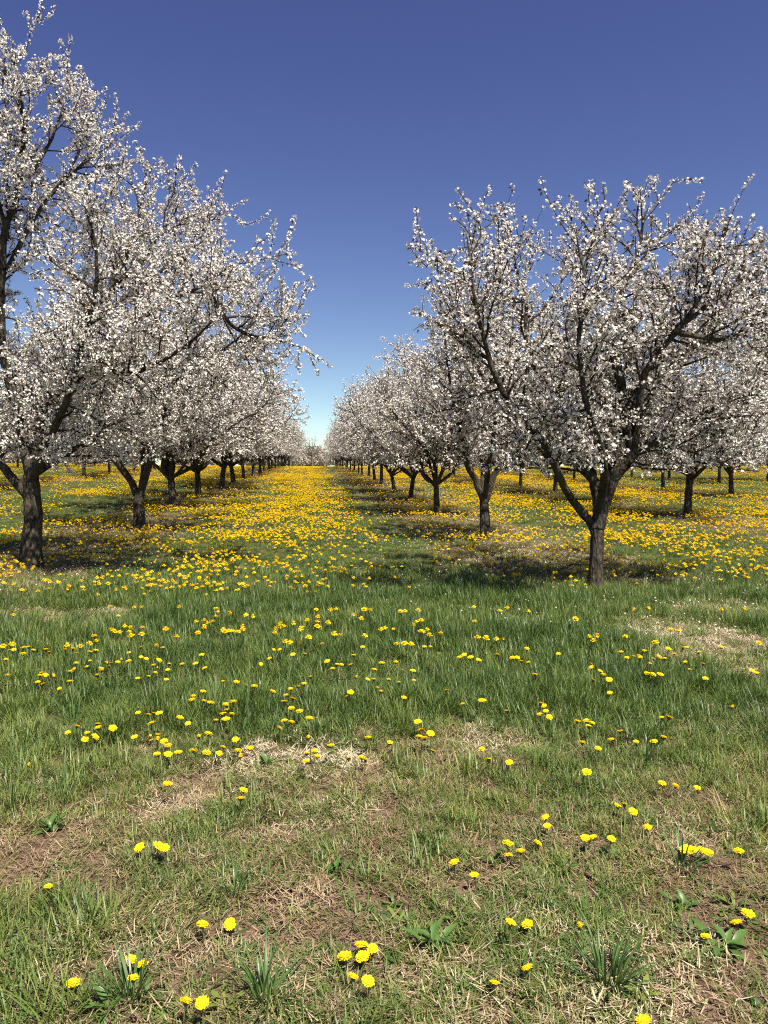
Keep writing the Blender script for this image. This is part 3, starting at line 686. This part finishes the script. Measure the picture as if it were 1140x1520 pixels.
bR1 = hero(101, (885, 877), [(884, 860, 0), (886, 820, 0), (887, 783, 0), (889, 755, 0)], .088, [
    ([(884, 795, 0), (877, 778, 0), (857, 750, -.1), (837, 721, -.25), (823, 693, -.4), (800, 650, -.6), (763, 612, -.8), (735, 560, -1.0), (710, 490, -1.1), (696, 425, -1.2), (688, 350, -1.2)], .052),
    ([(888, 775, 0), (889, 745, 0), (884, 716, .1), (851, 678, .2), (841, 645, .3), (827, 603, .5), (804, 565, .6), (782, 518, .7), (778, 447, .8), (765, 390, .9), (758, 350, .9)], .062),
    ([(887, 785, 0), (896, 750, 0), (912, 712, 0), (939, 678, -.1), (931, 631, -.15), (925, 585, -.2), (910, 504, -.3), (927, 438, -.3), (950, 386, -.3), (965, 320, -.3)], .088),
    ([(934, 684, -.1), (945, 640, -.2), (955, 547, -.4), (1000, 490, -.6), (1021, 462, -.7), (1055, 400, -.8), (1075, 330, -.9)], .05),
    ([(996, 494, -.6), (1050, 455, -.5), (1097, 424, -.3), (1130, 405, 0)], .03),
    ([(889, 760, 0), (880, 690, .5), (870, 613, 1.0), (841, 570, 1.5), (850, 480, 1.8), (860, 400, 2.0), (855, 330, 2.0)], .055),
    ([(908, 718, 0), (960, 665, .4), (1010, 665, .6), (1074, 690, .9), (1125, 700, 1.1)], .035),
    ([(889, 758, 0), (900, 690, -.6), (880, 600, -1.1), (868, 500, -1.4), (875, 410, -1.5), (868, 340, -1.5)], .05),
    ([(1000, 492, -.6), (1070, 500, -.9), (1130, 470, -1.0)], .028),
    ([(960, 662, .4), (1040, 620, .3), (1100, 580, .2), (1150, 520, .1)], .035),
    ([(925, 590, -.2), (975, 560, .6), (1020, 520, 1.2), (1050, 440, 1.5), (1030, 360, 1.6)], .04),
    ([(763, 612, -.8), (730, 590, -.2), (700, 530, .2), (682, 470, .3), (672, 430, .3)], .03)],
    None, 'cherry tree with slim Y-forked trunk, first of %s' % LOW, 1.32, .95, 1.38, True, 1.05, 5.4)
bL1 = hero(202, (45, 842), [(47, 815, 0), (50, 770, 0), (48, 735, 0), (46, 705, 0)], .145, [
    ([(47, 715, 0), (34, 650, 0), (21, 587, 0), (8, 520, -.1), (8, 452, -.2), (13, 358, -.3), (29, 311, -.4), (42, 261, -.4), (46, 202, -.5), (44, 150, -.5), (36, 90, -.5)], .085),
    ([(50, 715, 0), (58, 650, -.1), (72, 592, -.3), (130, 551, -.5), (194, 476, -.8), (303, 417, -1), (340, 395, -1), (358, 385, -1)], .075),
    ([(43, 740, 0), (15, 706, 0), (-20, 670, 0), (-100, 600, .2), (-180, 500, .3)], .07),
    ([(48, 712, 0), (80, 640, -.8), (120, 520, -1.6), (145, 420, -2), (145, 350, -2.2), (130, 300, -2.2)], .065),
    ([(45, 712, 0), (60, 620, 1), (110, 520, 1.8), (160, 420, 2.4), (180, 350, 2.6)], .065),
    ([(50, 705, 0), (85, 682, .1), (115, 662, .2), (180, 625, .6), (260, 595, .9)], .05),
    ([(47, 708, 0), (75, 600, .3), (140, 470, .5), (190, 370, .6), (202, 310, .5), (188, 262, .4)], .06),
    ([(8, 520, -.1), (-60, 450, .2), (-90, 330, .4), (-70, 220, .5)], .05),
    ([(10, 400, -.3), (50, 330, -.1), (95, 265, .1), (125, 205, .2), (140, 160, .2)], .035),
    ([(40, 270, -.4), (70, 220, -.2), (95, 165, -.1), (105, 125, 0)], .024),
    ([(150, 450, .5), (215, 380, .2), (250, 330, 0), (262, 305, 0)], .032),
    ([(95, 265, .1), (135, 235, .3), (165, 215, .4)], .018),
    ([(13, 358, -.3), (-10, 270, -.6), (-15, 180, -.8), (5, 100, -.8)], .03),
    ([(303, 417, -1), (340, 480, -.6), (390, 500, -.2), (425, 470, .2)], .03),
    ([(140, 470, .5), (230, 410, 1.0), (300, 340, 1.3), (330, 310, 1.4)], .035),
    ([(130, 551, -.5), (200, 560, -1.3), (280, 520, -1.7), (330, 470, -1.8)], .04)],
    None, 'big cherry tree with thick cracked trunk, first of %s' % TALL, 1.1, 1.1, 1.38, False, 1.0, 7.2)
bL2 = hero(303, (207, 787), [(207, 770, 0), (206, 750, 0), (206, 732, 0)], .135, [
    ([(205, 740, 0), (195, 715, 0), (181, 697, -.1), (162, 667, -.2), (147, 617, -.4), (135, 566, -.5), (120, 480, -.6), (115, 420, -.6)], .085),
    ([(207, 742, 0), (214, 712, 0), (223, 676, 0), (215, 620, .2), (200, 540, .4), (210, 450, .5), (230, 400, .6)], .09),
    ([(160, 660, -.2), (175, 630, -.5), (210, 596, -1), (253, 558, -1.4), (333, 516, -1.8), (375, 480, -2), (392, 460, -2)], .06),
    ([(222, 684, 0), (260, 630, .5), (320, 570, .8), (360, 500, 1), (378, 440, 1)], .06),
    ([(212, 715, 0), (240, 620, -1), (290, 500, -1.6), (315, 420, -1.8), (320, 370, -1.8)], .06),
    ([(210, 720, 0), (215, 640, 1.2), (250, 540, 2.2), (300, 440, 2.8), (310, 380, 3)], .06),
    ([(200, 722, 0), (150, 660, .8), (90, 600, 1.4), (60, 500, 1.8)], .06)],
    None, 'cherry tree with dark V-forked trunk, second of %s' % TALL, 1.05, 1.25, 1.42, False, 1.3, 6.6)
bR2 = hero(404, (720, 801), [(720, 785, 0), (719, 760, 0), (718, 738, 0)], .11, [
    ([(718, 745, 0), (705, 708, 0), (695, 688, 0), (688, 645, -.1), (684, 570, -.2), (675, 500, -.3), (668, 440, -.3)], .07),
    ([(720, 745, 0), (733, 708, 0), (747, 683, 0), (755, 620, .2), (760, 520, .4), (765, 440, .5)], .07),
    ([(692, 670, 0), (672, 610, -1), (662, 540, -1.4), (658, 490, -1.5)], .045),
    ([(719, 740, 0), (715, 650, .8), (700, 560, 1.6), (690, 470, 2)], .055),
    ([(720, 740, 0), (735, 640, -1), (745, 560, -1.5), (735, 470, -1.7)], .055),
    ([(745, 690, 0), (790, 640, .2), (815, 570, .3), (820, 480, .3)], .045),
    ([(695, 690, 0), (678, 660, .6), (662, 600, 1), (655, 540, 1.2)], .04)],
    None, 'cherry tree with dark wide-forked trunk, second of %s' % LOW, 1.1, 1.0, 1.38, False, 1.1, 5.6)

# generic trees of the rows
def random_tree(seed, H, W, tr, fork, n_l, lod, dens, big, twig):
    rng = np.random.default_rng(seed)
    lean = rng.normal(0, .05, 2)
    tp = [np.array([0, 0, -.12]), np.array([lean[0] * .3, lean[1] * .3, fork * .4]), np.array([lean[0], lean[1], fork])]
    L = []
    for k in range(n_l):
        a = k * 6.283 / n_l + rng.normal(0, .25); kind = k % 3; tilt = (rng.uniform(.25, .5), rng.uniform(.7, .95), rng.uniform(1.0, 1.15))[kind]
        p = np.array([lean[0], lean[1], fork * rng.uniform(.82, .98)]); C = [p]
        top = H * (rng.uniform(.76, .88), rng.uniform(.68, .8), rng.uniform(.5, .64))[kind]; reach = W * tilt * rng.uniform(.7, .9)
        for t in (.14, .33, .55, .78, 1.0):
            r_ = reach * (t ** (.95 if kind == 2 else .85)); z = p[2] + (top - p[2]) * (t ** (.82 if kind == 2 else 1.05)) * (1.12 - .3 * tilt if kind < 2 else 1)
            C.append(np.array([lean[0] + math.cos(a) * r_, lean[1] + math.sin(a) * r_, z]) + rng.normal(0, .10, 3)); a += rng.normal(0, .12)
        L.append((C, tr * rng.uniform(.42, .62)))
    env = E((0, 0, fork + (H - fork) * .48), (W * 1.02, W * 1.02, (H - fork) * .58))
    return grow(seed + 5, tp, tr, L, False, env, dens, twig, floor=1.25, big=big, lod=lod, top=H)
MID = [build_meshes(random_tree(s, 5.5, 2.6, .088, f, 9, False, 1.05, 1.42, 1.2)) for s, f in ((11, .95), (12, 1.1), (13, .9))]
FAR = [build_meshes(random_tree(s, 5.5, 2.6, .088, f, 8, True, .72, 1.9, 1.3), True) for s, f in ((21, .95), (22, 1.05), (23, .9))]
ORD = 'first second third fourth fifth sixth seventh eighth ninth tenth eleventh twelfth thirteenth fourteenth fifteenth sixteenth seventeenth eighteenth nineteenth twentieth twenty-first twenty-second twenty-third twenty-fourth'.split()
TREES = list(HERO)
def row(x, y_start, n0, n, step, H, wide, phrase, mid_to=48, sway=.12, along=1.28):     # crowns meet along the row
    for k in range(n):
        y = y_start + k * step + random.gauss(0, .15); xx = x + random.gauss(0, sway)
        s = H / 5.5 * random.uniform(.93, 1.07)
        m = random.choice(MID) if y < mid_to else random.choice(FAR)
        plant('cherry_tree', m, (xx, y, gz(xx, y)), random.choice((0, math.pi)) + random.gauss(0, .12), (s * wide * random.choice((-1, 1)), s * along * random.uniform(.92, 1.1), s * random.uniform(.93, 1.08)),
              '%s cherry tree along %s' % (ORD[n0 + k], phrase), 'cherry tree', 'blossoming cherry trees of the orchard')
        TREES.append(Vector((xx, y, 0)))
row(bR1.x + .1, bR2.y + 6.0, 2, 19, 6.0, 5.7, .98, LOW)
row(-4.35, bL2.y + 6.3, 2, 17, 6.2, 6.5, 1.2, TALL)
row(9.9, 19.6, 0, 11, 5.8, 6.1, .95, 'the second row, behind the lower row by the wheel track', 34)
row(16.2, 29.0, 0, 8, 6.0, 5.5, 1.0, 'the third row, two rows behind the lower row', 30)
row(22.4, 41.0, 0, 5, 6.0, 5.6, 1.0, 'the fourth row, three rows behind the lower row', 30)
row(-12.2, 29.5, 0, 9, 6.0, 5.6, 1.0, 'the second row, behind the taller spreading row', 34)
row(-19.5, 47.0, 0, 6, 6.0, 5.6, 1.0, 'the third row, two rows behind the taller spreading row', 30)

# ------------------------------------------------------------------ trees beyond the orchard
def other_tree(seed, H, W, tr, fork, leafmat, barkmat, name, loc, label, dens=.7, big=2.2, leaf_part='leaves'):
    g = random_tree(seed, H, W, tr, fork, 8, True, dens, big, H / 5.0)
    o = empty(name, loc, seed)
    link('trunk', g['trunk'].mesh('trunk', barkmat), o)
    for x in g['limb']: link('limb', x.mesh('limb', barkmat), o)
    link('twigs', g['twigs'].mesh('twigs', barkmat), o, 'stuff')
    link(leaf_part, g['leaves'].mesh(leaf_part, leafmat, smooth=False), o, 'stuff')
    tag(o, label, 'tree')
p = at(1150, 600, 46)
other_tree(61, 17.0, 4.4, .28, 3.0, M['fresh'], M['limb'], 'leafing_tree', (p.x, p.y, gz(p.x, p.y)), 'tall fresh green tree rising behind the blossoming rows', .55, 3.0)
p = at(464, 688, 142)
other_tree(62, 6.8, 2.4, .22, 2.6, M['bud'], M['pale_bark'], 'bare_tree', (p.x, p.y, gz(p.x, p.y)), 'pale nearly bare tree closing the far end of the dandelion lane', .45, 2.0, 'buds')
def far_wood():
    rng = np.random.default_rng(5); mb = MB()
    for k in range(110):
        x = rng.uniform(-75, 115); y = rng.uniform(165, 185); z0 = gz(x, y); H = rng.uniform(3.5, 5.8)
        tube(mb, [[x, y, z0 - .2], [x + rng.normal(0, .1), y, z0 + H * .4], [x + rng.normal(0, .4), y, z0 + H * .8]], [.16, .12, .04], 5)
        n = 700; c = unit_rows(rng.normal(0, 1, (n, 3))) * rng.uniform(.3, 1, (n, 1)) ** .5 * [2.8, 2.8, H * .42] + [x, y, z0 + H * .6]
        Rm = rand_rot(rng, n); sq = np.array([[-.16, -.16, 0], [.16, -.16, .05], [.16, .16, 0], [-.16, .16, .05]])
        mb.add(np.einsum('nij,vj->nvi', Rm, sq) + c[:, None], (np.arange(n) * 4)[:, None] + np.arange(4)[None], m=1)
    o = link('far_wood', mb.mesh('far_wood', [M['pale_bark'], M['bud']], smooth=False), None, 'stuff')
    tag(o, 'low pale line of budding wood behind the far end of the orchard', 'wood')
def unit_rows(a): return a / np.linalg.norm(a, axis=1)[:, None]
far_wood()

# ------------------------------------------------------------------ petals fallen under the trees
def petals():
    rng = np.random.default_rng(9); mb = MB(); P = []
    for t in TREES[:14]:
        n = 900; a = rng.uniform(0, 6.283, n); r = 2.6 * np.sqrt(rng.uniform(size=n)); P.append(np.stack([t.x + np.cos(a) * r, t.y + np.sin(a) * r], -1))
    P = np.concatenate(P); z = ground_z(P[:, 0], P[:, 1]) + rng.uniform(.01, .10, len(P)); n = len(P)
    Rm = rand_rot(rng, n); sq = np.array([[-.008, -.006, 0], [.008, -.006, .002], [.008, .006, 0], [-.008, .006, .002]])
    mb.add(np.einsum('nij,vj->nvi', Rm, sq) + np.concatenate([P, z[:, None]], 1)[:, None], (np.arange(n) * 4)[:, None] + np.arange(4)[None])
    tag(link('fallen_petals', mb.mesh('fallen_petals', M['petal_w'], smooth=False), None, 'stuff'), 'white cherry petals fallen into the grass under the trees', 'petals')
petals()
tri = 0
for me in bpy.data.meshes: tri += sum(1 for _ in ()) + len(me.loops) - 2 * len(me.polygons)
print('TRIANGLES', tri)
